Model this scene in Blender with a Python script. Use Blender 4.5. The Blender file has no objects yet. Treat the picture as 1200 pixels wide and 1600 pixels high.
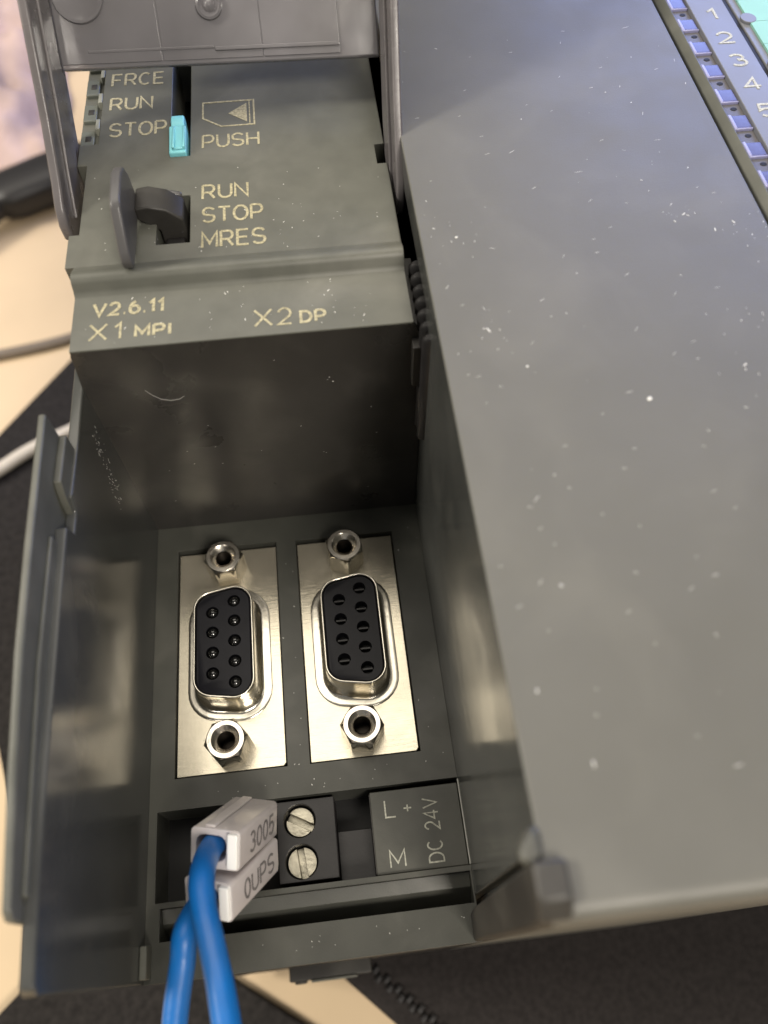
import bpy, bmesh, math, random
from mathutils import Vector, Matrix
random.seed(7)
C = bpy.context.scene
MM = 0.001
# ------------------------------------------------------------------ camera
cd = bpy.data.cameras.new("camera")
cam = bpy.data.objects.new("camera", cd); C.collection.objects.link(cam); C.camera = cam
cam.matrix_world = Matrix(((0.99361928, 0.09993365, -0.05228765, 16.98055539*MM),
                           (-0.11270999, 0.86275357, -0.49290236, -38.08592963*MM),
                           (-0.00414617, 0.49565063, 0.8685121, 101.39684247*MM),
                           (0, 0, 0, 1)))
cd.sensor_fit = 'HORIZONTAL'; cd.sensor_width = 36.0
cd.lens = 36.0*1229.56/1200.0
cd.clip_start = 0.005; cd.clip_end = 20
cd.dof.use_dof = True; cd.dof.focus_distance = 0.097; cd.dof.aperture_fstop = 27
# ------------------------------------------------------------------ world (room light) and exposure
w = bpy.data.worlds.new("World"); C.world = w; w.use_nodes = True
bgn = w.node_tree.nodes['Background']
bgn.inputs[0].default_value = (0.60, 0.58, 0.54, 1); bgn.inputs[1].default_value = 0.23
C.view_settings.view_transform = 'Standard'; C.view_settings.look = 'None'
C.view_settings.exposure = 0.42; C.view_settings.gamma = 1.0
# ------------------------------------------------------------------ lamps of the room
def area(name, loc, target, sx, sy, power, col):
    l = bpy.data.lights.new(name, 'AREA'); l.shape = 'RECTANGLE'; l.size = sx; l.size_y = sy
    l.energy = power; l.color = col
    o = bpy.data.objects.new(name, l); C.collection.objects.link(o); o.location = loc
    d = Vector(target) - Vector(loc); o.rotation_euler = d.to_track_quat('-Z', 'Y').to_euler()
    return o
area('ceiling_light', (-0.15, 0.70, 1.5), (0, 0, 0), 1.9, 1.2, 15.0, (1, .92, .80))
area('desk_lamp', (0.30, -0.60, 0.78), (0, 0.03, 0), 0.26, 0.26, 6.2, (1, .92, .82))
area('room_lamp', (-0.95, 0.12, 0.80), (0, 0.03, 0), 0.20, 0.20, 9.5, (1, .93, .82))
area('monitor_light', (0.36, 0.42, 0.22), (0.06, 0.04, 0.04), 0.40, 0.26, 1.7, (.30, .42, 1.0))

# ------------------------------------------------------------------ materials
def mat(name, base, rough=.5, metal=0, noise=0, nscale=400, bump=0, bscale=3000, spec=.5, rvar=0,
        trans=0, sss=0, coat=0, dust=0, scr=0, ior=1.45, alpha=1):
    m = bpy.data.materials.new(name); m.use_nodes = True
    nt = m.node_tree; N = nt.nodes; L = nt.links; b = N['Principled BSDF']
    b.inputs['Base Color'].default_value = (*base, 1); b.inputs['Roughness'].default_value = rough
    b.inputs['Metallic'].default_value = metal; b.inputs['Specular IOR Level'].default_value = spec
    b.inputs['Transmission Weight'].default_value = trans; b.inputs['IOR'].default_value = ior
    b.inputs['Coat Weight'].default_value = coat; b.inputs['Coat Roughness'].default_value = .1
    b.inputs['Alpha'].default_value = alpha
    if sss:
        b.inputs['Subsurface Weight'].default_value = sss; b.inputs['Subsurface Scale'].default_value = .002
        b.inputs['Subsurface Radius'].default_value = (1, 1, 1)
    tc = N.new('ShaderNodeTexCoord')
    def nz(scale, det=4, dist=0, rot=None, sc=None):
        t = N.new('ShaderNodeTexNoise'); t.inputs['Scale'].default_value = scale; t.inputs['Detail'].default_value = det
        t.inputs['Distortion'].default_value = dist
        if sc:
            mp = N.new('ShaderNodeMapping'); mp.inputs['Scale'].default_value = sc
            mp.inputs['Rotation'].default_value = rot or (0, 0, 0)
            L.new(tc.outputs['Object'], mp.inputs[0]); L.new(mp.outputs[0], t.inputs['Vector'])
        else: L.new(tc.outputs['Object'], t.inputs['Vector'])
        return t.outputs[0]
    def mrange(o, a, bb, c, d):
        r = N.new('ShaderNodeMapRange'); r.inputs[1].default_value = a; r.inputs[2].default_value = bb
        r.inputs[3].default_value = c; r.inputs[4].default_value = d; L.new(o, r.inputs[0]); return r.outputs[0]
    col = None
    if noise:
        mx = N.new('ShaderNodeMix'); mx.data_type = 'RGBA'
        mx.inputs[6].default_value = (*[c*(1-noise) for c in base], 1); mx.inputs[7].default_value = (*[min(1, c*(1+noise)) for c in base], 1)
        L.new(mrange(nz(nscale), .3, .7, 0, 1), mx.inputs[0]); col = mx.outputs[2]
    if dust:
        # greasy fingerprints and dust film with shapes of their own
        mx = N.new('ShaderNodeMix'); mx.data_type = 'RGBA'
        if col: L.new(col, mx.inputs[6])
        else: mx.inputs[6].default_value = (*base, 1)
        mx.inputs[7].default_value = (.30, .29, .25, 1)
        a = mrange(nz(90, 6, .6), .48, .75, 0, dust); L.new(a, mx.inputs[0]); col = mx.outputs[2]
    if col: L.new(col, b.inputs['Base Color'])
    if rvar:
        L.new(mrange(nz(130, 5, .4), .3, .7, max(.02, rough-rvar), rough+rvar), b.inputs['Roughness'])
    if bump or scr:
        last = None
        if bump:
            bp = N.new('ShaderNodeBump'); bp.inputs['Strength'].default_value = bump; bp.inputs['Distance'].default_value = .0001
            L.new(nz(bscale, 3), bp.inputs['Height']); last = bp
        if scr:
            b2 = N.new('ShaderNodeBump'); b2.inputs['Strength'].default_value = scr; b2.inputs['Distance'].default_value = .0001
            L.new(nz(1, 3, 0, (0, 0, .05), (300, 9000, 300)), b2.inputs['Height'])
            if last: L.new(last.outputs[0], b2.inputs['Normal'])
            last = b2
        L.new(last.outputs[0], b.inputs['Normal'])
    return m
M = {}
M['shell'] = mat('anthracite_plastic', (.098, .100, .084), .42, noise=.10, nscale=300, bump=.10, bscale=6000, rvar=.09, dust=.22)
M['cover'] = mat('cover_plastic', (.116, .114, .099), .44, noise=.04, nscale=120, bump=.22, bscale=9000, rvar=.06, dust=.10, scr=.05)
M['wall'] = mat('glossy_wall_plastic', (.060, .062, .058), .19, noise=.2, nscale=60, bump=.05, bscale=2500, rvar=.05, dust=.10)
M['bay'] = mat('bay_shaded_plastic', (.058, .059, .050), .40, noise=.12, nscale=250, bump=.10, bscale=5500, rvar=.08, dust=.16)  # housing plastic darkened, the bay's occlusion shade is in the base colour
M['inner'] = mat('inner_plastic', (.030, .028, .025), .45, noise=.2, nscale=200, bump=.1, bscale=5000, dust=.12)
M['endwall'] = mat('end_wall_shaded_plastic', (.034, .032, .029), .36, noise=.35, nscale=60, bump=.08, bscale=2500, rvar=.12, dust=.10)  # dimness of the pocket put into the end wall's base colour
M['lever'] = mat('lever_plastic', (.085, .083, .084), .32, bump=.1, bscale=3000, rvar=.08)
M['arm'] = mat('door_arm_plastic', (.13, .12, .122), .26, bump=.08, bscale=3000, rvar=.1, noise=.1)
M['door'] = mat('smoky_door_plastic', (.30, .29, .305), .18, trans=.5, bump=.12, bscale=350, rvar=.1, noise=.18, nscale=70, dust=.15)
M['black'] = mat('black_void_plastic', (.006, .006, .006), .6)
M['terminal'] = mat('black_terminal_plastic', (.016, .015, .015), .42, noise=.2, bump=.1)
M['insul'] = mat('black_insulator', (.009, .009, .012), .38, spec=.22, bump=.08, bscale=4000, noise=.15, nscale=500)
M['bead'] = mat('wet_black_contact', (.006, .006, .006), .07, coat=1)
M['nickel'] = mat('brushed_nickel_plate', (.65, .60, .48), .21, .82, noise=.07, nscale=150, scr=.14, rvar=.06)
M['shellmetal'] = mat('tinned_shell', (.76, .72, .62), .20, 1, noise=.08, nscale=400, bump=.15, bscale=900, rvar=.05)
M['screw'] = mat('zinc_screw', (.48, .45, .36), .40, .9, noise=.2, nscale=600, bump=.5, bscale=2500)
M['hex'] = mat('nickel_standoff', (.78, .73, .64), .20, 1, bump=.1, bscale=2000, rvar=.06)
M['thread'] = mat('shaded_thread', (.035, .03, .025), .4, 1)  # standoff metal darkened, the shade inside the bore is in its colour
M['cyan'] = mat('cyan_plastic', (.22, .62, .68), .4, bump=.05, noise=.06, sss=.2)
M['print'] = mat('khaki_print', (.38, .345, .22), .6, noise=.38, nscale=3500)
M['printw'] = mat('pale_print', (.44, .44, .37), .6, noise=.38, nscale=3500)
M['marker'] = mat('white_marker_plastic', (.72, .67, .67), .22, trans=.2, sss=.3, bump=.1, bscale=1500, noise=.05)
M['markwhite'] = mat('white_marker_insert', (.92, .92, .90), .4)
M['ink'] = mat('grey_ink', (.15, .14, .14), .6, noise=.4, nscale=3000)
M['blue'] = mat('blue_cable_sheath', (.004, .125, .42), .42, dust=.12, bump=.2, bscale=1500, rvar=.08, noise=.06)
M['led'] = mat('led_light_pipe', (.085, .085, .19), .25, sss=.1, bump=.1, bscale=2000)  # blue cast of the monitor put into the base colour
M['ledlip'] = mat('led_lip', (.30, .30, .50), .3, sss=.1)  # lip colour also carries the monitor's blue tint
M['leddark'] = mat('led_recess', (.10, .095, .10), .4, bump=.2, bscale=2000)
M['cpuled'] = mat('cpu_led_window', (.13, .14, .12), .25, bump=.1, bscale=2000)
M['cpulip'] = mat('cpu_led_lip', (.26, .265, .22), .35)
M['card'] = mat('mint_label_card', (.25, .50, .41), .55, noise=.03)
M['strip'] = mat('label_strip', (.17, .175, .19), .4, bump=.06, rvar=.05)
M['desk'] = mat('beige_desk', (.56, .43, .275), .5, noise=.14, nscale=14, bump=.1, bscale=200)
M['fabric'] = mat('black_fabric', (.022, .019, .018), .85, noise=.25, nscale=900, bump=.6, bscale=1800, spec=.2)
M['matm'] = mat('black_mat', (.017, .015, .014), .8, noise=.4, nscale=700, bump=.6, bscale=1500, spec=.2)
M['rubber'] = mat('black_rubber', (.012, .011, .011), .45)
M['white'] = mat('white_cable', (.55, .50, .42), .5)
M['greycable'] = mat('grey_brown_cable', (.16, .13, .10), .5)
M['tissue'] = mat('pinkish_tissue', (.50, .37, .33), .7, noise=.6, nscale=22)
M['dustfleck'] = mat('pale_dust', (.75, .74, .70), .8)
M['edge'] = mat('edge_strip', (.55, .55, .50), .35)  # pale tone for a thin edge strip

# ------------------------------------------------------------------ mesh helpers (millimetres in, metres out)
def link(o, parent=None):
    C.collection.objects.link(o)
    if parent: o.parent = parent
    return o
def mk(name, vs, fs, m, parent=None, bevel=0, smooth=False, seg=2, ang=35):
    me = bpy.data.meshes.new(name)
    me.from_pydata([(x*MM, y*MM, z*MM) for x, y, z in vs], [], fs)
    bm = bmesh.new(); bm.from_mesh(me)
    bmesh.ops.remove_doubles(bm, verts=bm.verts, dist=1e-7); bmesh.ops.recalc_face_normals(bm, faces=bm.faces)
    bm.to_mesh(me); bm.free()
    o = bpy.data.objects.new(name, me); link(o, parent); me.materials.append(M[m] if isinstance(m, str) else m)
    if smooth:
        me.polygons.foreach_set('use_smooth', [True]*len(me.polygons)); me.update()
        try: me.set_sharp_from_angle(angle=math.radians(ang))
        except Exception: pass
    if bevel:
        b = o.modifiers.new('edge', 'BEVEL'); b.width = bevel*MM; b.segments = seg; b.limit_method = 'ANGLE'; b.angle_limit = math.radians(35)
        b.harden_normals = False
        me.polygons.foreach_set('use_smooth', [True]*len(me.polygons))
        wn = o.modifiers.new('wn', 'WEIGHTED_NORMAL'); wn.keep_sharp = True
    return o
class MB:
    def __init__(s): s.v = []; s.f = []
    def add(s, vs, fs):
        n = len(s.v); s.v += list(vs); s.f += [tuple(i+n for i in f) for f in fs]; return s
    def box(s, x0, x1, y0, y1, z0, z1):
        vs = [(x, y, z) for z in (z0, z1) for y in (y0, y1) for x in (x0, x1)]
        return s.add(vs, [(0, 2, 3, 1), (4, 5, 7, 6), (0, 1, 5, 4), (2, 6, 7, 3), (0, 4, 6, 2), (1, 3, 7, 5)])
    def prism(s, poly, axis, a, b, fn=None):
        n = len(poly); vs = []
        for t in (a, b):
            for p, q in poly:
                v = {'x': (t, p, q), 'y': (p, t, q), 'z': (p, q, t)}[axis]
                vs.append(fn(v) if fn else v)
        return s.add(vs, [tuple(range(n)), tuple(range(2*n-1, n-1, -1))] + [(i, (i+1) % n, (i+1) % n+n, i+n) for i in range(n)])
    def loft(s, rings, cap0=True, cap1=True, closed=True):
        n = len(rings[0]); vs = [v for r in rings for v in r]; fs = []
        for k in range(len(rings)-1):
            for i in range(n if closed else n-1):
                j = (i+1) % n
                fs.append((k*n+i, k*n+j, (k+1)*n+j, (k+1)*n+i))
        if cap0: fs.append(tuple(range(n)))
        if cap1: fs.append(tuple(range((len(rings)-1)*n, len(rings)*n)))
        return s.add(vs, fs)
    def build(s, name, m, parent=None, **k): return mk(name, s.v, s.f, m, parent, **k)
def slab(x0, x1, y0, y1, zt, zb, holes):
    """flat slab with rectangular through holes, as a clean grid"""
    xs = sorted({x0, x1, *[h[0] for h in holes], *[h[1] for h in holes]}); ys = sorted({y0, y1, *[h[2] for h in holes], *[h[3] for h in holes]})
    idx = {}; vs = []; fs = []
    def V(x, y, z):
        k = (round(x, 4), round(y, 4), z)
        if k not in idx: idx[k] = len(vs); vs.append((x, y, z))
        return idx[k]
    def solid(i, j):
        if i < 0 or j < 0 or i >= len(xs)-1 or j >= len(ys)-1: return False
        cx = (xs[i]+xs[i+1])/2; cy = (ys[j]+ys[j+1])/2
        return not any(h[0] < cx < h[1] and h[2] < cy < h[3] for h in holes)
    for i in range(len(xs)-1):
        for j in range(len(ys)-1):
            if not solid(i, j): continue
            a, b, c, d = xs[i], xs[i+1], ys[j], ys[j+1]
            fs.append((V(a, c, zt), V(b, c, zt), V(b, d, zt), V(a, d, zt)))
            fs.append((V(a, c, zb), V(a, d, zb), V(b, d, zb), V(b, c, zb)))
            for ni, nj, p, q in ((i-1, j, (a, d), (a, c)), (i+1, j, (b, c), (b, d)), (i, j-1, (a, c), (b, c)), (i, j+1, (b, d), (a, d))):
                if not solid(ni, nj):
                    fs.append((V(*p, zb), V(*q, zb), V(*q, zt), V(*p, zt)))
    return vs, fs
def tube(pts, r, m, name, parent=None, n=16, caps=True, smooth=True, sub=6):
    P = [Vector(p) for p in pts]
    # Catmull-Rom resample
    Q = []; R = []
    rr = r if isinstance(r, (list, tuple)) else [r]*len(P)
    for i in range(len(P)-1):
        p0 = P[max(i-1, 0)]; p1 = P[i]; p2 = P[i+1]; p3 = P[min(i+2, len(P)-1)]
        for k in range(sub):
            t = k/sub
            Q.append(.5*((2*p1)+(-p0+p2)*t+(2*p0-5*p1+4*p2-p3)*t*t+(-p0+3*p1-3*p2+p3)*t**3)); R.append(rr[i]*(1-t)+rr[i+1]*t)
    Q.append(P[-1]); R.append(rr[-1])
    rings = []; up = Vector((.3, .1, 1)).normalized()
    for i, q in enumerate(Q):
        d = (Q[min(i+1, len(Q)-1)]-Q[max(i-1, 0)]).normalized()
        a = d.cross(up)
        if a.length < .05: a = d.cross(Vector((1, 0, 0)))
        a.normalize(); b = a.cross(d).normalized(); up = b
        rings.append([tuple(q+R[i]*(math.cos(t)*a+math.sin(t)*b)) for t in [2*math.pi*k/n for k in range(n)]])
    return MB().loft(rings, caps, caps).build(name, m, parent, smooth=smooth, ang=50)
def round_poly(pts, r, n=6):
    out = []; k = len(pts)
    for i in range(k):
        p0 = Vector(pts[i-1]); p = Vector(pts[i]); p1 = Vector(pts[(i+1) % k])
        a = (p0-p).normalized(); b = (p1-p).normalized(); ang = a.angle(b)
        t = r/math.tan(ang/2); c = p+(a+b).normalized()*(r/math.sin(ang/2))
        s0 = p+a*t-c; s1 = p+b*t-c
        a0 = math.atan2(s0.y, s0.x); a1 = math.atan2(s1.y, s1.x); d = (a1-a0+math.pi) % (2*math.pi)-math.pi
        for j in range(n+1):
            q = a0+d*j/n; out.append((c.x+r*math.cos(q), c.y+r*math.sin(q)))
    return out
def cut(o, cutters):
    for c in cutters:
        b = o.modifiers.new('cut', 'BOOLEAN'); b.operation = 'DIFFERENCE'; b.object = c; b.solver = 'EXACT'
    dg = bpy.context.evaluated_depsgraph_get(); dg.update()
    me = bpy.data.meshes.new_from_object(o.evaluated_get(dg)); o.modifiers.clear(); o.data = me
    for c in cutters: bpy.data.objects.remove(c, do_unlink=True)
    return o
def cyl(x, y, r, z0, z1, n=28):
    return MB().loft([[(x+r*math.cos(2*math.pi*k/n), y+r*math.sin(2*math.pi*k/n), z) for k in range(n)] for z in (z0, z1)])
def sharp(o, a=35):
    me = o.data; me.polygons.foreach_set('use_smooth', [True]*len(me.polygons)); me.set_sharp_from_angle(angle=math.radians(a)); return o

# ------------------------------------------------------------------ single stroke lettering, as thin raised print
def arc(cx, cy, rx, ry, a0, a1, n=10):
    return [(cx+rx*math.cos(math.radians(a0+(a1-a0)*i/n)), cy+ry*math.sin(math.radians(a0+(a1-a0)*i/n))) for i in range(n+1)]
def rrect(x0, y0, x1, y1, r):
    return arc(x1-r, y1-r, r, r, 0, 90, 5)+arc(x0+r, y1-r, r, r, 90, 180, 5)+arc(x0+r, y0+r, r, r, 180, 270, 5)+arc(x1-r, y0+r, r, r, 270, 360, 5)+[(x1, y1-r)]
# glyph: (advance width, strokes) in units of cap height
def bowl(x0, x1, y0, y1): return [(x0, y0), (x1-(y1-y0)/2, y0)]+arc(x1-(y1-y0)/2, (y0+y1)/2, (y1-y0)/2, (y1-y0)/2, -90, 90, 8)+[(x0, y1)]
G = {
 'F': (.72, [[(0, 0), (0, 1), (.68, 1)], [(0, .5), (.6, .5)]]),
 'R': (.80, [[(0, 0), (0, 1)], bowl(0, .74, .45, 1), [(.42, .45), (.76, 0)]]),
 'P': (.76, [[(0, 0), (0, 1)], bowl(0, .74, .42, 1)]),
 'C': (.84, [arc(.42, .5, .42, .5, 48, 312, 18)]),
 'E': (.72, [[(.7, 0), (0, 0), (0, 1), (.7, 1)], [(0, .5), (.62, .5)]]),
 'U': (.80, [[(0, 1), (0, .34)]+arc(.4, .34, .4, .34, 180, 360, 12)+[(.8, 1)]]),
 'N': (.80, [[(0, 0), (0, 1), (.8, 0), (.8, 1)]]),
 'S': (.80, [arc(.4, .745, .37, .255, 25, 180, 9)[:-1]+[(.03, .74)]+arc(.22, .68, .19, .16, 180, 260, 4)+[(.56, .46)]+arc(.58, .28, .2, .18, 70, 0, 4)+arc(.4, .26, .38, .26, 0, -155, 9)]),
 'T': (.80, [[(0, 1), (.8, 1)], [(.4, 1), (.4, 0)]]),
 'O': (.92, [arc(.46, .5, .46, .5, 0, 360, 26)]),
 'H': (.80, [[(0, 0), (0, 1)], [(.8, 0), (.8, 1)], [(0, .5), (.8, .5)]]),
 'M': (.94, [[(0, 0), (0, 1), (.47, .25), (.94, 1), (.94, 0)]]),
 'V': (.86, [[(0, 1), (.43, 0), (.86, 1)]]),
 'X': (.90, [[(0, 0), (.9, 1)], [(0, 1), (.9, 0)]]),
 'I': (.06, [[(.03, 0), (.03, 1)]]),
 'D': (.82, [[(0, 0), (.34, 0)]+arc(.34, .5, .46, .5, -90, 90, 12)+[(0, 1), (0, 0)]]),
 'L': (.66, [[(0, 1), (0, 0), (.64, 0)]]),
 '.': (.12, [[(.0, .06), (.12, .06)]]),
 '+': (.60, [[(.3, .15), (.3, .75)], [(0, .45), (.6, .45)]]),
 '0': (.66, [arc(.33, .5, .33, .5, 0, 360, 22)]),
 '1': (.34, [[(0, .74), (.28, 1), (.28, 0)]]),
 '2': (.70, [arc(.34, .68, .32, .32, 165, -35, 12)+[(.0, 0), (.68, 0)]]),
 '3': (.70, [arc(.32, .74, .30, .26, 150, -75, 10)+arc(.33, .27, .35, .27, 80, -150, 12)]),
 '4': (.76, [[(.55, 0), (.55, 1), (0, .28), (.76, .28)]]),
 '5': (.70, [[(.62, 1), (.1, 1), (.04, .52)]+arc(.33, .32, .34, .32, 130, -145, 14)]),
 '6': (.70, [arc(.35, .32, .33, .32, 0, 360, 20), arc(.50, .33, .48, .66, 180, 100, 8)]),
 ' ': (.45, []),
}
def stroke(mb, pts, hw, fn, lay=0):
    n = len(pts); L_ = []; R_ = []
    P = [Vector(p) for p in pts]; closed = (P[0]-P[-1]).length < 1e-4
    for i in range(n):
        if closed: a = P[i-1] if i else P[-2]; b = P[i+1] if i < n-1 else P[1]
        else: a = P[max(i-1, 0)]; b = P[min(i+1, n-1)]
        d0 = (P[i]-a); d1 = (b-P[i])
        d0 = d0.normalized() if d0.length > 1e-6 else d1.normalized(); d1 = d1.normalized() if d1.length > 1e-6 else d0
        n0 = Vector((-d0.y, d0.x)); n1 = Vector((-d1.y, d1.x)); m = n0+n1
        if m.length < .3: m = n0
        m.normalize(); k = hw/max(.45, m.dot(n0))
        L_.append(P[i]+m*k); R_.append(P[i]-m*k)
    h = .035
    for i in range(n-1):
        h = .03+.0021*((len(mb.v)//8) % 7)
        q = [L_[i], L_[i+1], R_[i+1], R_[i]]
        vs = [fn(v.x, v.y, h) for v in q]+[fn(v.x, v.y, 0) for v in q]
        mb.add(vs, [(0, 1, 2, 3), (4, 7, 6, 5), (0, 4, 5, 1), (2, 6, 7, 3), (0, 3, 7, 4), (1, 5, 6, 2)])
def text(s, fn, h, width, hw, m, parent, label=None, gap=.26, name='lettering'):
    """fn(u,v,w) maps local mm to world mm; baseline starts at u=0"""
    adv = sum(G[c][0] for c in s)+gap*(len(s)-1); sx = width/adv; x = 0; mb = MB()
    for c in s:
        for st in G[c][1]: stroke(mb, [((x+p[0])*sx, p[1]*h) for p in st], hw, fn)
        x += G[c][0]+gap
    o = mb.build(name, m, parent)
    if label: o['label'] = label
    return o
def onz(x, y, z, ang=0):
    c, s = math.cos(ang), math.sin(ang)
    return lambda u, v, w: (x+u*c-v*s, y+u*s+v*c, z+w)

# ================================================================== setting
desk = MB().box(-900, 900, -600, 1200, -100, -80).build('desk', 'desk'); desk['kind'] = 'structure'
def thing(name, label, cat, loc=(0, 0, 0), group=None):
    o = bpy.data.objects.new(name, None); C.collection.objects.link(o); o.location = [c*MM for c in loc]
    o['label'] = label; o['category'] = cat
    if group: o['group'] = group
    return o
def tag(o, label, cat, group=None):
    o['label'] = label; o['category'] = cat
    if group: o['group'] = group
    return o

# ================================================================== the controller
T = thing('controller_module', 'grey plastic industrial controller module with open hinged door and two serial ports', 'controller')
ZF = 40.2; ZV = 39.0; ZC = 44.5; YB = -37.4; YT = 112
# floor of the connector bay
vs, fs = slab(-10, 27.8, YB, 20, .5, -6, [(-7.0, 7.0, -15.7, 16.1), (9.8, 23.75, -15.75, 15.9), (-9, 28-.25, -29.4, -19.4), (-8.4, 27.6, -33.4, -30.0)])
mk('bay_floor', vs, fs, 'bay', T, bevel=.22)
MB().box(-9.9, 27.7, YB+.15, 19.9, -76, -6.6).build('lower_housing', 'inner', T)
MB().box(-9.0, 27.75, -29.4, -19.4, -6.5, -5.6).build('terminal_recess_floor', 'black', T)
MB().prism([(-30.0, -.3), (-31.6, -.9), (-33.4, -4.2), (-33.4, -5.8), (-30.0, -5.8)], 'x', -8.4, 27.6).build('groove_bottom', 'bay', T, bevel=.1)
MB().box(-10.0, -9.2, -36.9, -33.6, .45, 2.6).build('corner_rib', 'shell', T, bevel=.15)
# bay left wall
MB().prism([(27, 31.5), (24, 33.2), (12, 33.0), (6.0, 33.3), (5.2, 31.6), (2.6, 31.6), (2.2, 33.8), (-20, 33.0), (-31, 32.2), (YB+.6, 31.5), (YB, 30.6), (YB, -75), (27, -75)], 'x', -11.2, -10.0).build('side_wall', 'wall', T, bevel=.22)
MB().prism([(12.4, 38.9), (-2, 38.4), (-12, 37.7), (-22, 36.2), (-31.6, 34.4), (-32.3, 33.6), (-32.5, 25), (12.4, 25)], 'x', -11.95, -11.15).build('guide_rail', 'shell', T, bevel=.25)
MB().prism([(12.2, 35.4), (6.4, 35.6), (5.4, 33.6), (4.8, 31), (12.2, 31)], 'x', -11.16, -10.35).build('guide_rail', 'shell', T, bevel=.2)
MB().prism([(.6, 35.2), (-12, 34.9), (-30.5, 32.8), (-31, 30), (.6, 30)], 'x', -11.17, -10.75).build('guide_rail', 'shell', T, bevel=.18)
# bay right wall with its bottom corner post
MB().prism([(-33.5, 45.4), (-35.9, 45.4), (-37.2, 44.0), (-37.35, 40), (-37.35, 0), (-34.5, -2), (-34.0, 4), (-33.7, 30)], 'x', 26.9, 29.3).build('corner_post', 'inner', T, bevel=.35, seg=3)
# angled hinge tab leaning from the head of the wall over the bay
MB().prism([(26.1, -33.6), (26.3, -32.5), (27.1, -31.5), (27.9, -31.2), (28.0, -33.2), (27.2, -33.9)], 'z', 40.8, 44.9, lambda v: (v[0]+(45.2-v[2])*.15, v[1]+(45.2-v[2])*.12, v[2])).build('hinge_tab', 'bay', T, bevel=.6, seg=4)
# upper block: stepped front with slanted ridge
prof = [(20.7, 36.5), (20.7, 38.82), (20.0, 38.82), (20.05, 38.95), (20.2, 39), (27.4, 39), (27.65, 39.08), (28.0, 39.6), (28.3, 40.3), (28.6, 40.68), (29.0, 40.85), (29.5, 40.82), (30.0, 40.62), (30.6, 40.3), (31, ZF), (31, 36.5)]
MB().prism(prof, 'x', -9.5, 26.45).build('version_strip', 'shell', T, smooth=True, ang=50)
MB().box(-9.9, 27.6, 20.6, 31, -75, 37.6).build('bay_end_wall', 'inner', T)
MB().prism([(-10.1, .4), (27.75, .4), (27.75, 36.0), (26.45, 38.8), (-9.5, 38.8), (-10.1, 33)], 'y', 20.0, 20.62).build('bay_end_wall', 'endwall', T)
vs, fs = slab(-9.75, 26.3, 31.0, YT, ZF, ZF-7, [(.6, 2.95, 48.7, 70.5), (-.7, 3.05, 33.6, 41.5), (-10.5, -8.25, 52.2, 74), (-10.5, -9.35, 36.2, 48.2), (25.3, 26.5, 44.6, 48.2)])
mk('front_panel', vs, fs, 'shell', T, bevel=.10)
MB().box(-9.6, 26.2, 31.1, YT-.2, -75, ZF-7.1).build('inner_block', 'black', T)
# flange at the right of the block
MB().prism([(18.6, 36.4), (30, 37.4), (30, 30), (18.6, 30)], 'x', 26.3, 27.35).build('flange', 'inner', T, bevel=.15)
# ventilation ribs deep in the gap
MB().box(28.9, 30.6, 18, YT-.3, 5, 41.5).build('gap_wall', 'black', T)
for i in range(7):
    y = 17.2+i*1.8
    rr = [[(28.2+1.25*math.cos(a), y+.78*math.sin(a), z) for a in [2*math.pi*k/12 for k in range(12)]] for z in (22, 39.2, 39.6)]
    rr[-1] = [(28.2+.9*math.cos(a), y+.45*math.sin(a), 39.6) for a in [2*math.pi*k/12 for k in range(12)]]
    MB().loft(rr).build('vent_rib', 'terminal', T, smooth=True, ang=50)

# big right cover
pr = [(YB, -76), (YB, ZC-1.3)]+[(YB+1.3-1.3*math.cos(a), ZC-1.3+1.3*math.sin(a)) for a in [math.radians(d) for d in (20, 40, 60, 80)]]+[(YB+1.5, ZC), (YT, ZC), (YT, -76)]
cv = MB().prism(pr, 'x', 27.8, 64.35).build('cover', 'cover', T)
cut(cv, [MB().box(27, 28.9, 20.7, YT+5, -80, 40.6).build('c', 'wall'), MB().box(27, 28.9, -50, -32.6, -80, 43.2).build('c', 'wall')])
if 'glossy' not in [m.name for m in cv.data.materials]: pass
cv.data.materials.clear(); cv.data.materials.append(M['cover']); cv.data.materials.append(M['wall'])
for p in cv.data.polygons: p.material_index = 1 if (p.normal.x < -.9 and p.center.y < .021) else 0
b = cv.modifiers.new('edge', 'BEVEL'); b.width = .00016; b.segments = 3; b.limit_method = 'ANGLE'; b.angle_limit = math.radians(35)
sharp(cv, 30)
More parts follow.
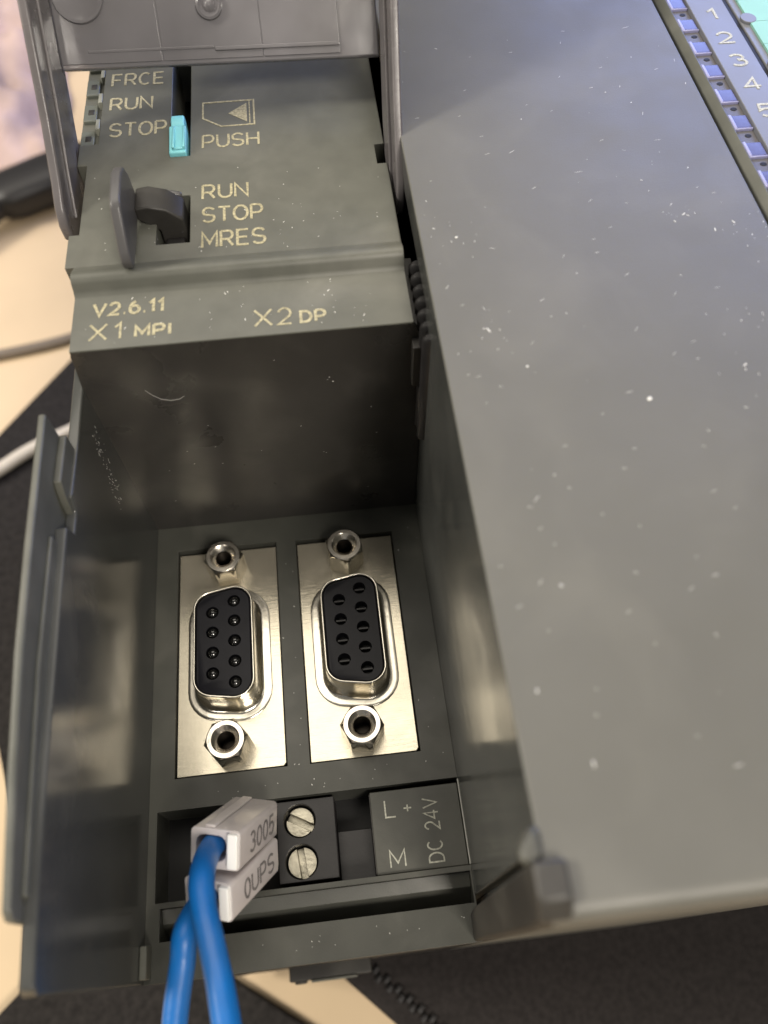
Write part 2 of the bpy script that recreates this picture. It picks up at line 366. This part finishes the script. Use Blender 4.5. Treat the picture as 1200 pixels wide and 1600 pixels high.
# channel, LED strip and label rail at the far right
MB().box(64.3, 110, YB+1, YT, -76, 37).build('lower_housing', 'black', T)  # black colour stands in for the shade deep in the slits
MB().prism([(65.2, 43.3), (65.45, 43.8), (66.3, 44.4), (66.3, 36.9), (65.2, 36.9)], 'y', YB+1, YT).build('strip_frame', 'shell', T, bevel=.15)
MB().box(68.65, 73.45, YB+1, YT, 36.9, ZC+.05).build('label_strip', 'strip', T, bevel=.12)
MB().box(66.3, 68.7, YB+1, YT, 36.9, 43.98).build('led_channel', 'leddark', T)
MB().box(73.46, 74.34, YB+1, YT, 36.9, 44.1).build('slit_shade_strip', 'black', T)  # black filler added in place of the slit's shade
MB().box(74.35, 110, YB+1, YT, 36.9, ZC-.2).build('card_holder', 'strip', T, bevel=.15)
led0 = None
for i in range(-6, 13):
    y = 66.0-5.04*i+2.0
    wob = random.uniform(-.06, .06)
    if led0 is None:
        b = MB().box(66.5, 68.6, -1.2, 1.2, 42.5, 44.25); lw = b.build('led_window', 'led', T, bevel=.15)
        lp = MB().box(66.35, 66.75, -1.32, 1.25, 42.5, 44.35).box(66.35, 68.6, -1.42, -1.18, 42.5, 44.3).build('led_lip', 'ledlip', lw, bevel=.1)
        led0 = (lw, lp)
    else:
        lw = led0[0].copy(); link(lw, T); lp = led0[1].copy(); link(lp, lw)
    lw.location = (0, (y+wob-1.2)*MM, 0)
    if led0 is not None and i > -6:
        MB().loft([[(67.7+r*math.cos(a), y+1.45+r*.8*math.sin(a), z) for a in [2*math.pi*k/10 for k in range(10)]] for r, z in ((.42, 43.9), (.38, 44.03), (.1, 44.05))]).build('led_bead', 'black', T, smooth=True)
for d, y in zip('012345', (69.4, 62.0+.1, 56.4+.3, 51.6+.2, 46.8+.1, 41.7)):
    wd = {'1': 1.0}.get(d, 1.9)
    text(d, onz(70.1+(.5 if d == '1' else 0), y, ZC+.06), 2.25, wd, .17, 'printw', T)
# label cards with perforations
for i in range(12):
    y = 76.0-5.05*i
    xo = 75.35
    MB().prism([(xo, y-4.97), (xo, y), (109, y), (109, y-4.97)], 'z', ZC-.21, ZC+.1).build('label_card', 'card', T)
    if i % 2 == 0: MB().loft([[(75.4+1.0*math.cos(a), y-4.2+1.1*math.sin(a), z) for a in [2*math.pi*k/16 for k in range(16)]] for z in (ZC-.25, ZC+.16)]).build('card_tab', 'strip', T, bevel=.06)

# CPU status LEDs
MB().box(-10.85, -8.3, 52.4, 78, 33, ZF-.95).build('status_led_bar', 'shell', T, bevel=.1)
for i, y in enumerate((70.6, 65.1, 59.7, 54.3)):
    MB().box(-10.7, -8.95, y-2.1, y+1.3, 35, ZF-.45).build('status_led', 'cpuled', T, bevel=.2)
    MB().box(-10.1, -9.3, y-.9, y+.2, ZF-.9, ZF-.40).build('status_led_core', 'inner', T, bevel=.1)
    MB().box(-8.85, -8.3, y+.9, y+2.9, 36, ZF+.02).build('status_led_lip', 'cpulip', T, bevel=.1)
# cyan card ejector
mb = MB().prism([(48.75, ZF+.5), (53.4, ZF+.9), (53.6, ZF-3), (48.75, ZF-3)], 'x', .5, 2.6)
sl = mb.build('ejector_slider', 'cyan', T, bevel=.2)
sl.data.name = 'ejector_slider'
MB().prism([(53.5, ZF+.6), (54.3, ZF+1.0), (55.4, ZF+.9), (55.9, ZF-.2), (55.9, ZF-3), (53.5, ZF-3)], 'x', .7, 2.35).build('slider_head', 'cyan', sl, bevel=.2)
MB().box(.95, 2.25, 49.15, 49.5, ZF+.45, ZF+.75).box(.95, 1.25, 49.15, 53.2, ZF+.45, ZF+1.0).box(2.2, 2.5, 49.15, 53.2, ZF+.45, ZF+1.0).build('slider_rim', 'cyan', sl, bevel=.08)
# mode switch
pad = MB().prism([(40.0, 41.2), (39.4, 45.2), (38.4, 46.8), (36.6, 47.4), (33.0, 47.2), (31.8, 46.6), (29.3, 43.2), (28.9, 42.0), (29.2, 41.0), (34, 40.6)], 'x', -3.75, -2.6).build('mode_switch', 'lever', T, bevel=.28, seg=3)
MB().prism([(-2.7, 42.4), (-2.7, 40.9), (-.5, 39.2), (-.5, 36.5), (2.55, 36.5), (2.4, 40.6), (.8, 42.0), (-1.2, 42.6)], 'y', 36.9, 40.6).build('switch_stem', 'inner', pad, bevel=.3, seg=3)
MB().prism([(-1.6, 41.2), (-1.6, 39.5), (2.2, 39.5), (2.2, 40.9), (.8, 41.3)], 'y', 40.7, 41.4).build('switch_stem', 'lever', pad, bevel=.2)
MB().box(-.2, 2.2, 34.6, 36.8, 34, 38.4).build('switch_barrel', 'terminal', pad, bevel=.4)

# print on the front
z = ZF+.004
text('FRCE', onz(-7.2, 63.9, z, -.004), 2.45, 6.6, .155, 'print', T)
text('RUN', onz(-7.15, 58.8, z), 2.35, 5.2, .155, 'print', T)
text('STOP', onz(-6.95, 53.4, z), 2.5, 6.9, .155, 'print', T)
text('PUSH', onz(4.5, 49.9, z), 2.35, 6.8, .14, 'print', T)
text('RUN', onz(4.5, 40.6, z), 2.3, 5.2, .15, 'print', T)
text('STOP', onz(4.5, 36.6, z), 2.35, 6.8, .15, 'print', T)
text('MRES', onz(4.45, 32.5, z), 2.4, 7.0, .15, 'print', T)
mb = MB(); fn = onz(0, 0, z)
stroke(mb, [(4.5, 58.9), (4.5, 55.7), (6.75, 53.9), (10.9, 53.9), (10.9, 58.9), (4.5, 58.9)], .11, fn); stroke(mb, [(10.35, 54), (10.35, 58.8)], .07, fn)
mb.prism([(10.0, 54.5), (10.0, 58.3), (7.7, 56.4)], 'z', z, z+.035)
mb.build('card_symbol', 'print', T)
z = ZV+.004
text('V2.6.11', onz(-7.35, 24.75, z, -.005), 1.7, 7.4, .17, 'print', T, gap=.3)
text('X1', onz(-7.55, 21.3, z), 2.15, 3.3, .13, 'print', T, gap=.45)
text('MPI', onz(-2.75, 21.35, z), 1.45, 3.6, .17, 'print', T, gap=.35)
text('X2', onz(9.75, 21.3, z), 2.25, 3.9, .13, 'print', T, gap=.35)
text('DP', onz(14.65, 21.35, z), 1.5, 2.6, .16, 'print', T, gap=.35)

# power label plate
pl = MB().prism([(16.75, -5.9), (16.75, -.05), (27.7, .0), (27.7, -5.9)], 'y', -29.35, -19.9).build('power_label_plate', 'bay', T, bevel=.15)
z = .01
text('L', onz(18.5, -23.05, z), 1.95, 1.25, .09, 'printw', T)
text('+', onz(20.75, -22.8, z), 1.3, .95, .085, 'printw', T)
text('M', onz(18.5, -28.65, z), 1.85, 1.75, .09, 'printw', T)
text('DC 24V', onz(24.85, -28.6, z, math.pi/2), 1.75, 7.2, .09, 'printw', T, gap=.28)
MB().box(27.72, 27.82, -29.3, -19.6, .3, .56).build('edge_strip', 'edge', T)  # thin pale strip along the label plate's right edge
MB().box(16.7, 16.78, -29.2, -20.2, -.25, -.02).build('edge_strip', 'inner', T)  # thin dark strip along the label plate's left edge
MB().box(12.4, 16.7, -29.35, -23.6, -5.9, -2.6).build('terminal_spacer', 'terminal', T, bevel=.15)
# terminal block
tb = MB().box(5.3, 12.35, -28.95, -19.75, -5.8, -.35).build('terminal_block', 'terminal', T)
cut(tb, [cyl(8.0, y, 1.95, -3.2, 1).build('c', 'black') for y in (-22.15, -26.75)])
b = tb.modifiers.new('edge', 'BEVEL'); b.width = .00008; b.segments = 2; b.limit_method = 'ANGLE'
for y, ang in ((-22.15, -28), (-26.75, 97)):
    s = cyl(8.0, y, 1.72, -3.1, -1.5, 36).build('terminal_screw', 'screw', tb)
    c = MB().box(-3, 3, -.42, .42, -2.6, 0).build('c', 'black'); c.location = (8.0*MM, y*MM, 0); c.rotation_euler.z = math.radians(ang)
    cut(s, [c]); sharp(s)
    bb = s.modifiers.new('edge', 'BEVEL'); bb.width = .00012; bb.segments = 2; bb.limit_method = 'ANGLE'

# ------------------------------------------------------------------ serial ports
def Dshape(cx, cy, off, z, dr=0):
    hr, hl, hx = 7.75+off, 6.45+off, 3.5+off
    pts = [(-hx, -hl), (hx, -hr), (hx, hr), (-hx, hl)]
    return [(cx+x, cy+y, z) for x, y in round_poly(pts, max(.6, 2.1+off+dr), 7)]
def standoff(cx, cy, parent, rot):
    n = 48; rings = []
    def hexr(t): a = (t % (math.pi/3))-math.pi/6; return 2.38/math.cos(a)
    T_ = [2*math.pi*k/n for k in range(n)]
    def ring(fr, z): return [(cx+fr(t)*math.cos(t+rot), cy+fr(t)*math.sin(t+rot), z) for t in T_]
    rings.append(ring(hexr, .05)); rings.append(ring(hexr, 4.0)); rings.append(ring(lambda t: min(hexr(t), 2.52), 4.2)); rings.append(ring(lambda t: 2.36, 4.42))
    rings.append(ring(lambda t: 2.26, 4.5)); rings.append(ring(lambda t: 1.75, 4.52)); rings.append(ring(lambda t: 1.66, 4.46)); rings.append(ring(lambda t: 1.12, 3.85)); rings.append(ring(lambda t: 1.08, 3.6))
    o = MB().loft(rings, True, False).build('hex_standoff', 'hex', parent, smooth=True, ang=28)
    rings = []; zz = 3.62
    for k in range(8):
        z0 = zz; rings.append(ring(lambda t: 1.09, z0)); rings.append(ring(lambda t: .94, z0-.18)); zz -= .34
    rings.append(ring(lambda t: 1.0, .9))
    MB().loft(rings, False, True).build('thread', 'thread', parent, smooth=True, ang=28)
    return o
def port(cx, cy, wet):
    P = bpy.data.objects.new('serial_port', None); link(P, T)
    P['label'] = 'nine hole serial socket with glistening black contacts' if wet else 'nine hole serial socket with dull empty contacts'
    # flange plate with one rounded lower corner
    pts = [(cx-6.83, cy-15.5), (cx+6.5, cy-15.5), (cx+6.83, cy-15.1), (cx+6.83, cy+15.5), (cx-6.83, cy+15.5)]
    MB().prism(pts, 'z', -.6, 0).build('flange_plate', 'nickel', P, bevel=.08)
    # pressed shell: pad, fillet, wall, rolled lip
    prof = [(2.05, -.02), (2.0, .045), (1.9, .085), (1.6, .10), (1.25, .10), (1.0, .13), (.8, .22), (.64, .42), (.54, .75), (.48, 1.2), (.46, 2), (.44, 3.5), (.42, 4.85), (.36, 5.0), (.24, 5.05), (.14, 5.0), (.1, 4.85), (.1, 4.2)]
    MB().loft([Dshape(cx, cy, a, zz) for a, zz in prof], False, False).build('shell', 'shellmetal', P, smooth=True, ang=60)
    ins = MB().loft([Dshape(cx, cy, .08, .3), Dshape(cx, cy, .08, 4.55), Dshape(cx, cy, -.02, 4.72), Dshape(cx, cy, -.12, 4.78)]).build('insulator', 'insul', P)
    cs = []; holes = []
    for i in range(5): holes.append((cx+1.42, cy+2.77*(2-i)))
    for i in range(4): holes.append((cx-1.42, cy+2.77*(1.5-i)))
    for x, y in holes: cs.append(cyl(x, y, .84, 2.2, 6, 24).build('c', 'black'))
    for x, y, a in ((cx-2.6, cy+5.3, .2), (cx-2.4, cy-5.9, -.3), (cx+2.55, cy+6.6, .6), (cx+2.5, cy-6.5, .4)):
        pass
    cut(ins, cs)
    sharp(ins, 30)
    for x, y in holes:
        if wet:
            rg = []
            for k in range(7):
                a = math.pi/2*k/6
                rg.append([(x+.78*math.cos(a)*math.cos(t), y+.78*math.cos(a)*math.sin(t), 4.2+.85*math.sin(a)) for t in [2*math.pi*i/20 for i in range(20)]])
            MB().loft(rg).build('contact', 'bead', P, smooth=True, ang=80)
        else:
            mb = cyl(x, y, .80, 2.25, 3.3, 20)
            mb.build('contact', 'terminal', P)
            MB().box(x-.62, x+.62, y-.10, y+.10, 3.2, 4.2).build('contact', 'terminal', P)
    standoff(cx, cy+12.5, P, math.radians(0 if wet else 30) + .1)
    standoff(cx, cy-12.5, P, math.radians(8) if wet else -.1)
port(0, 0, True)
port(16.74, -.05, False)

# ------------------------------------------------------------------ open hinged door
arm_poly = [(38.4, 39.6), (38.6, 37.6), (40.2, 36.2), (43.6, 35.5), (47.5, 36.0), (52.0, 38.0), (57.0, 43.6), (60.2, 47.4), (66, 54.5), (108, 104.2), (104, 107.5), (54.4, 56.6), (50.2, 51.9), (46.0, 47.2), (41.6, 43.0), (39.4, 41.4)]
def splay(s):
    def f(v):
        t = (v[2]-37)/20.0
        return (v[0]+s*t, v[1], v[2])
    return f
door = bpy.data.objects.new('hinged_door', None); link(door, T)
MB().prism(arm_poly, 'x', -12.0, -10.9, splay(.1)).build('door_arm', 'arm', door, bevel=.3, seg=3)
rail = [(41.5, 38.2), (46, 38.0), (51, 41.5), (58, 49.5), (104, 104), (102.5, 105), (55.5, 53.0), (49, 45.8), (44.5, 41.6)]
MB().prism(rail, 'x', -10.95, -10.55, splay(.1)).build('door_arm_rib', 'arm', door, bevel=.12)
MB().prism(arm_poly, 'x', 26.75, 27.75, splay(1.1)).build('door_arm', 'arm', door, bevel=.28, seg=3)
MB().prism(rail, 'x', 26.4, 26.8, splay(1.1)).build('door_arm_rib', 'arm', door, bevel=.12)
# panel
D = Vector((0, .645, .764)); Nn = Vector((0, -.764, .645)); O = Vector((0, 57.6, 46.2))
def dp(u, s, t):
    p = O+D*(s-.020*(u+6))+Nn*t; return (u, p.y, p.z)
def dbox(u0, u1, s0, s1, t0, t1):
    return MB().add([dp(u, s, t) for t in (t0, t1) for s in (s0, s1) for u in (u0, u1)], [(0, 2, 3, 1), (4, 5, 7, 6), (0, 1, 5, 4), (2, 6, 7, 3), (0, 4, 6, 2), (1, 3, 7, 5)])
dbox(-10.9, 27.0, 0, 72, -1.3, 0).build('door_panel', 'door', door, bevel=.25)
dbox(-10.7, 1.05, .5, 70, 0, .16).build('door_panel_pad', 'door', door, bevel=.08)
dbox(1.2, 12.95, .5, 70, 0, .10).build('door_panel_pad', 'door', door, bevel=.06)
dbox(13.1, 22.3, .5, 70, 0, .16).build('door_panel_pad', 'door', door, bevel=.08)
dbox(7.4, 22.2, 1.3, 1.75, .1, .34).build('door_panel_ledge', 'door', door, bevel=.1)
dbox(-7.5, 7.3, 1.6, 1.9, .1, .24).build('door_panel_ledge', 'door', door, bevel=.1)
def ddisc(u, s, prof, name, m):
    rg = [[dp(u+r*math.cos(a), s+r*math.sin(a), t) for a in [2*math.pi*k/28 for k in range(28)]] for r, t in prof]
    MB().loft(rg).build(name, m, door, smooth=True, ang=40)
ddisc(-7.6, 7.6, [(3.0, .3), (2.9, .5), (2.6, .5), (2.45, .38), (0.1, .36)], 'moulding_mark', 'door')
ddisc(7.3, 6.0, [(1.55, .1), (1.5, .5), (1.25, .62), (1.05, .42), (.75, .3), (.4, .7), (.1, .8)], 'moulding_mark', 'door')

# latch tab under the lower edge
MB().box(.6, 14.2, -39.4, -37.0, -52, -49).box(1.4, 3.4, -39.8, -39.2, -51.5, -49.5).build('bottom_latch', 'inner', T, bevel=.4)
MB().box(4.2, 11.8, -39.75, -39.3, -51.0, -48.7).build('bottom_latch', 'shell', T, bevel=.2)

# ================================================================== markers and wires
def frame(o, a, b):
    """columns: a = long axis (inward), b = up the text; returns map local->mm"""
    a = Vector(a).normalized(); b = Vector(b); b = (b-a*b.dot(a)).normalized(); c = a.cross(b)
    o = Vector(o)
    return lambda p, q, r: tuple(o+a*p+b*q+c*r)
def marker(origin, a, b, txt, label, ln):
    f = frame(origin, a, b)
    t = thing('wire_marker', label, 'wire marker', (0, 0, 0), 'white wire markers in the terminal recess')
    # local: p along sleeve 0..ln, q height -2..2, r thickness -5.6..0 (0 = printed face)
    outer = round_poly([(-2.05, -5.6), (2.05, -5.6), (2.05, 0), (-2.05, 0)], .45, 3)
    inner = round_poly([(-1.35, -5.1), (1.35, -5.1), (1.35, -1.6), (-1.35, -1.6)], .9, 3)
    mb = MB()
    mb.loft([[f(p, q, r) for q, r in poly] for p, poly in ((2.5, inner), (.1, inner), (0, outer), (ln-.6, outer), (ln, [(q*.86, r*.9-.25) for q, r in outer]))], True, True)
    body = mb.build('sleeve', 'marker', t, smooth=True, ang=35)
    MB().add([f(p, q, r) for p in (-.5, 1.2) for q in (-1.8, 1.8) for r in (-1.3, -.15)], [(0, 1, 3, 2), (4, 6, 7, 5), (0, 4, 5, 1), (2, 3, 7, 6), (0, 2, 6, 4), (1, 5, 7, 3)]).build('insert', 'markwhite', t, bevel=.15)
    MB().add([f(p, q, r) for p in (.3, ln-.8) for q in (2.0, 2.35) for r in (-4.2, -3.0)], [(0, 1, 3, 2), (4, 6, 7, 5), (0, 4, 5, 1), (2, 3, 7, 6), (0, 2, 6, 4), (1, 5, 7, 3)]).build('sleeve_ridge', 'marker', t, bevel=.12)
    text(txt, lambda u, v, w_: f(2.6+u, -1.05+v, w_+.01), 2.0, ln-4.2, .14, 'ink', t, gap=.3)
    return f
A1 = (0.30, 0.42, -0.86)
f1 = marker((2.9, -26.6, 13.2), A1, (.12, .93, .5), '3005', 'white wire marker printed 3005, upper of the two', 10.5)
f2 = marker((1.7, -31.2, 11.4), (0.40, .50, -0.77), (.12, .93, .5), '0UPS', 'white wire marker printed 0UPS, lower of the two', 10.5)
def wire(f, pts, label):
    P = [f(9.5, 0, -3.4), f(4, 0, -3.4), f(.4, 0, -3.4)]+pts
    o = tube(P, [1.26+.03*math.sin(i*2.3) for i in range(len(P))], 'blue', 'blue_wire', None, n=22, sub=7)
    tag(o, label, 'wire', 'blue wires leaving the terminal recess')
wire(f1, [(-.2, -28.6, 17.0), (.2, -31.6, 18.5), (1.3, -35.5, 19.5), (2.4, -40.5, 20), (3.8, -50, 20)], 'blue wire from the upper marker, passing in front of the other wire')
wire(f2, [(-2.3, -33.2, 14.2), (-2.8, -36, 13.6), (-3.6, -41, 13), (-4.2, -50, 12)], 'blue wire from the lower marker, running behind the other wire')

# ================================================================== dust flecks on the plastic
mb = MB()
def fleck(x, y, z, r, el, a):
    n = 6; pts = []
    for k in range(n):
        t = 2*math.pi*k/n; rr = r*random.uniform(.6, 1.2)
        u, v = rr*el*math.cos(t), rr*math.sin(t)
        pts.append((x+u*math.cos(a)-v*math.sin(a), y+u*math.sin(a)+v*math.cos(a)))
    mb.add([(p, q, z+.006) for p, q in pts]+[(x, y, z+.006+r*.5)], [tuple(range(n))]+[(k, (k+1) % n, n) for k in range(n)])
for k in range(150):
    x = random.uniform(28.5, 64); y = random.uniform(-34, 66)
    if random.random() < .6: cx_, cy_ = random.choice([(31, 27), (60, 10), (56, 26), (63, 22), (33, 12), (57, 2)]); x = min(64, max(28.4, random.gauss(cx_, 1.8))); y = random.gauss(cy_, 2.2)
    fleck(x, y, ZC, random.choice((.03, .035, .04, .05, .07)), random.choice((1, 1, 1.5, 3, 5)), random.uniform(0, 3.1))
fleck(45.6, 3.2, ZC, .2, 1.3, .3); fleck(31.6, 26, ZC, .16, 1.4, .2); fleck(35.4, 8.2, ZC, .14, 1, 0); fleck(58, -2.0, ZC, .15, 1, 0)
for k in range(55):
    fleck(random.uniform(-8.5, 26), random.uniform(31.5, 47), ZF, random.choice((.03, .04, .05)), random.choice((1, 2, 3)), random.uniform(0, 3))
for k in range(40):
    fleck(random.uniform(-8.5, 26), random.uniform(20.6, 27.4), ZV, random.choice((.03, .04, .05)), random.choice((1, 2, 4)), random.uniform(0, 3))
for k in range(45):
    x, y = random.choice([(random.uniform(7.3, 9.4), random.uniform(-19, 19)), (random.uniform(24.2, 27.5), random.uniform(-19, 19)), (random.uniform(-9.5, 27), random.uniform(-18.8, -16.5)), (random.uniform(-6, 27), random.uniform(-36, -34))])
    fleck(x, y, .5, random.choice((.03, .04, .05)), random.choice((1, 2, 3)), random.uniform(0, 3))
def wfleck(y, z, r, el, a):
    n = 6; pts = []
    for k in range(n):
        t = 2*math.pi*k/n; rr = r*random.uniform(.6, 1.2); u, v = rr*el*math.cos(t), rr*math.sin(t)
        pts.append((y+u*math.cos(a)-v*math.sin(a), z+u*math.sin(a)+v*math.cos(a)))
    mb.add([(-9.985, p, q) for p, q in pts]+[(-9.96, y, z)], [tuple(range(n))]+[(k, (k+1) % n, n) for k in range(n)])
for k in range(70):
    t = random.random(); wfleck(17.2-3.0*t+random.gauss(0, .7), 29-11*t+random.gauss(0, .5), random.choice((.03, .04, .06)), random.choice((2, 4, 8)), random.gauss(1.9, .25))
hp = [(-3.6, 19.95, 31.9), (-3.0, 19.9, 31.0), (-2.2, 19.88, 30.2), (-1.2, 19.9, 29.8), (-.2, 19.92, 29.9), (.4, 19.96, 30.3)]
for p, q in zip(hp, hp[1:]):
    mb.add([(p[0], p[1], p[2]-.04), (q[0], q[1], q[2]-.04), (q[0], q[1], q[2]+.04), (p[0], p[1], p[2]+.04), (p[0], p[1]+.05, p[2]), (q[0], q[1]+.05, q[2])], [(0, 1, 2, 3), (0, 4, 5, 1), (3, 2, 5, 4)])
for k in range(18):
    x = random.uniform(-8, 24); zq = random.uniform(6, 35); r = random.choice((.04, .06)); mb.add([(x-r*2, 20, zq-r), (x+r, 20, zq-r*.5), (x+r*2, 20, zq+r), (x-r, 20, zq+r*.7), (x, 19.97, zq)], [(0, 1, 4), (1, 2, 4), (2, 3, 4), (3, 0, 4)])
for k in range(90):
    x = random.uniform(29, 63.5); y = random.uniform(-33, 62); fleck(x, y, ZC, random.choice((.02, .025)), random.uniform(8, 22), random.gauss(.3, .5))
du = mb.build('dust', 'dustfleck'); du['kind'] = 'stuff'; du['label'] = 'fine pale dust flecks on the plastic'

# ================================================================== background on the desk
mp = [(-95, 72), (-80, 30), (-66, 16), (-61.5, 2), (-55.5, -20), (-54.5, -35), (-60, -40), (-75, -55), (-40, -110), (60, -90), (.3, -46.8), (-13, -37.8), (-42, -20), (-20, 60), (0, 150), (-42, 148), (-57, 127), (-76, 100)]
tag(MB().prism(mp, 'z', -79.9, -77.0).build('desk_mat', 'matm', None, bevel=.8), 'thin black mat lying on the beige desk at the left', 'mat')
sp = [(8.3, -40.2), (17.5, -48.8), (42, -72), (60, -110), (190, -110), (190, 20), (90, 60), (40, 0), (0, -33)]
sv = MB().prism(sp, 'z', -79.9, -76.4).build('laptop_sleeve', 'fabric', None, bevel=1.2, seg=3)
tag(sv, 'black fabric sleeve with a zipper edge under the controller', 'sleeve')
import itertools
d = Vector((9.2, -8.6)).normalized(); nn = Vector((-d.y, d.x))
tz = None
for k in range(30):
    p = Vector((6.5, -36.0))+d*(k*1.35)+nn*(2.2 if k % 2 else 3.1)
    if tz is None:
        tz = MB().box(-.42, .42, -.75, .75, -.5, .5).build('zipper_tooth', 'rubber', sv, bevel=.12); q = tz
    else: q = tz.copy(); link(q, sv)
    q.location = (p.x*MM, p.y*MM, -76.1*MM); q.rotation_euler.z = math.atan2(d.y, d.x)
# cables
t = tube([(-130, 140, -74), (-104, 170, -73), (-86, 191, -73)], [3.4, 3.8, 4.6], 'rubber', 'black_cable', None)
tag(t, 'black cable ending in a thick moulded plug at the far left', 'cable')
ax = Vector((.88, .47, 0)).normalized(); ay = Vector((-ax.y, ax.x, 0)); rg = []
for dd, w_ in ((0, 5), (2, 8.5), (6, 10), (20, 10.5), (34, 10), (37, 8), (37.2, 5), (50, 5)):
    c = Vector((-88, 193, -73))+ax*dd
    rg.append([tuple(c+ay*(w_*max(-.86, min(.86, math.cos(a)))+0)+Vector((0, 0, 1))*(w_*.62*max(-.9, min(.9, math.sin(a))))) for a in [2*math.pi*k/20 for k in range(20)]])
MB().loft(rg).build('plug', 'rubber', t, smooth=True, ang=50)
tag(tube([(-135, 122, -79), (-100, 128, -79), (-80, 131, -79), (-62, 134.5, -79), (-40, 142, -79)], 1.7, 'greycable', 'thin_cable', None, n=10), 'grey brown cable curving across the beige desk', 'cable')
tag(tube([(-110, 60, -74.8), (-90, 76, -74.8), (-74, 86, -74.8), (-63, 93.5, -74.8), (-40, 104, -74.8)], 1.7, 'white', 'white_cable', None, n=12), 'off-white cable lying across the black mat', 'cable')
# crumpled tissue
vs = []; fs = []; nx, ny = 34, 40
import mathutils.noise as mn
for j in range(ny):
    for i in range(nx):
        x = -150+i*2.5-(j*.35); y = 216+j*3.4; e = min(i, nx-1-i, j, ny-1-j)/5
        vs.append((x+4*mn.noise(Vector((x*.05, y*.05, 3))), y, -79.5+min(1, e)*(9+11*mn.noise(Vector((x*.045, y*.045, 0)))+5*mn.noise(Vector((x*.13, y*.13, 5))))))
for j in range(ny-1):
    for i in range(nx-1): a = j*nx+i; fs.append((a, a+1, a+nx+1, a+nx))
ti = mk('tissue', vs, fs, 'tissue', None, smooth=True, ang=80)
so = ti.modifiers.new('thick', 'SOLIDIFY'); so.thickness = .0006
tag(ti, 'crumpled pinkish white tissue at the back of the desk', 'tissue')
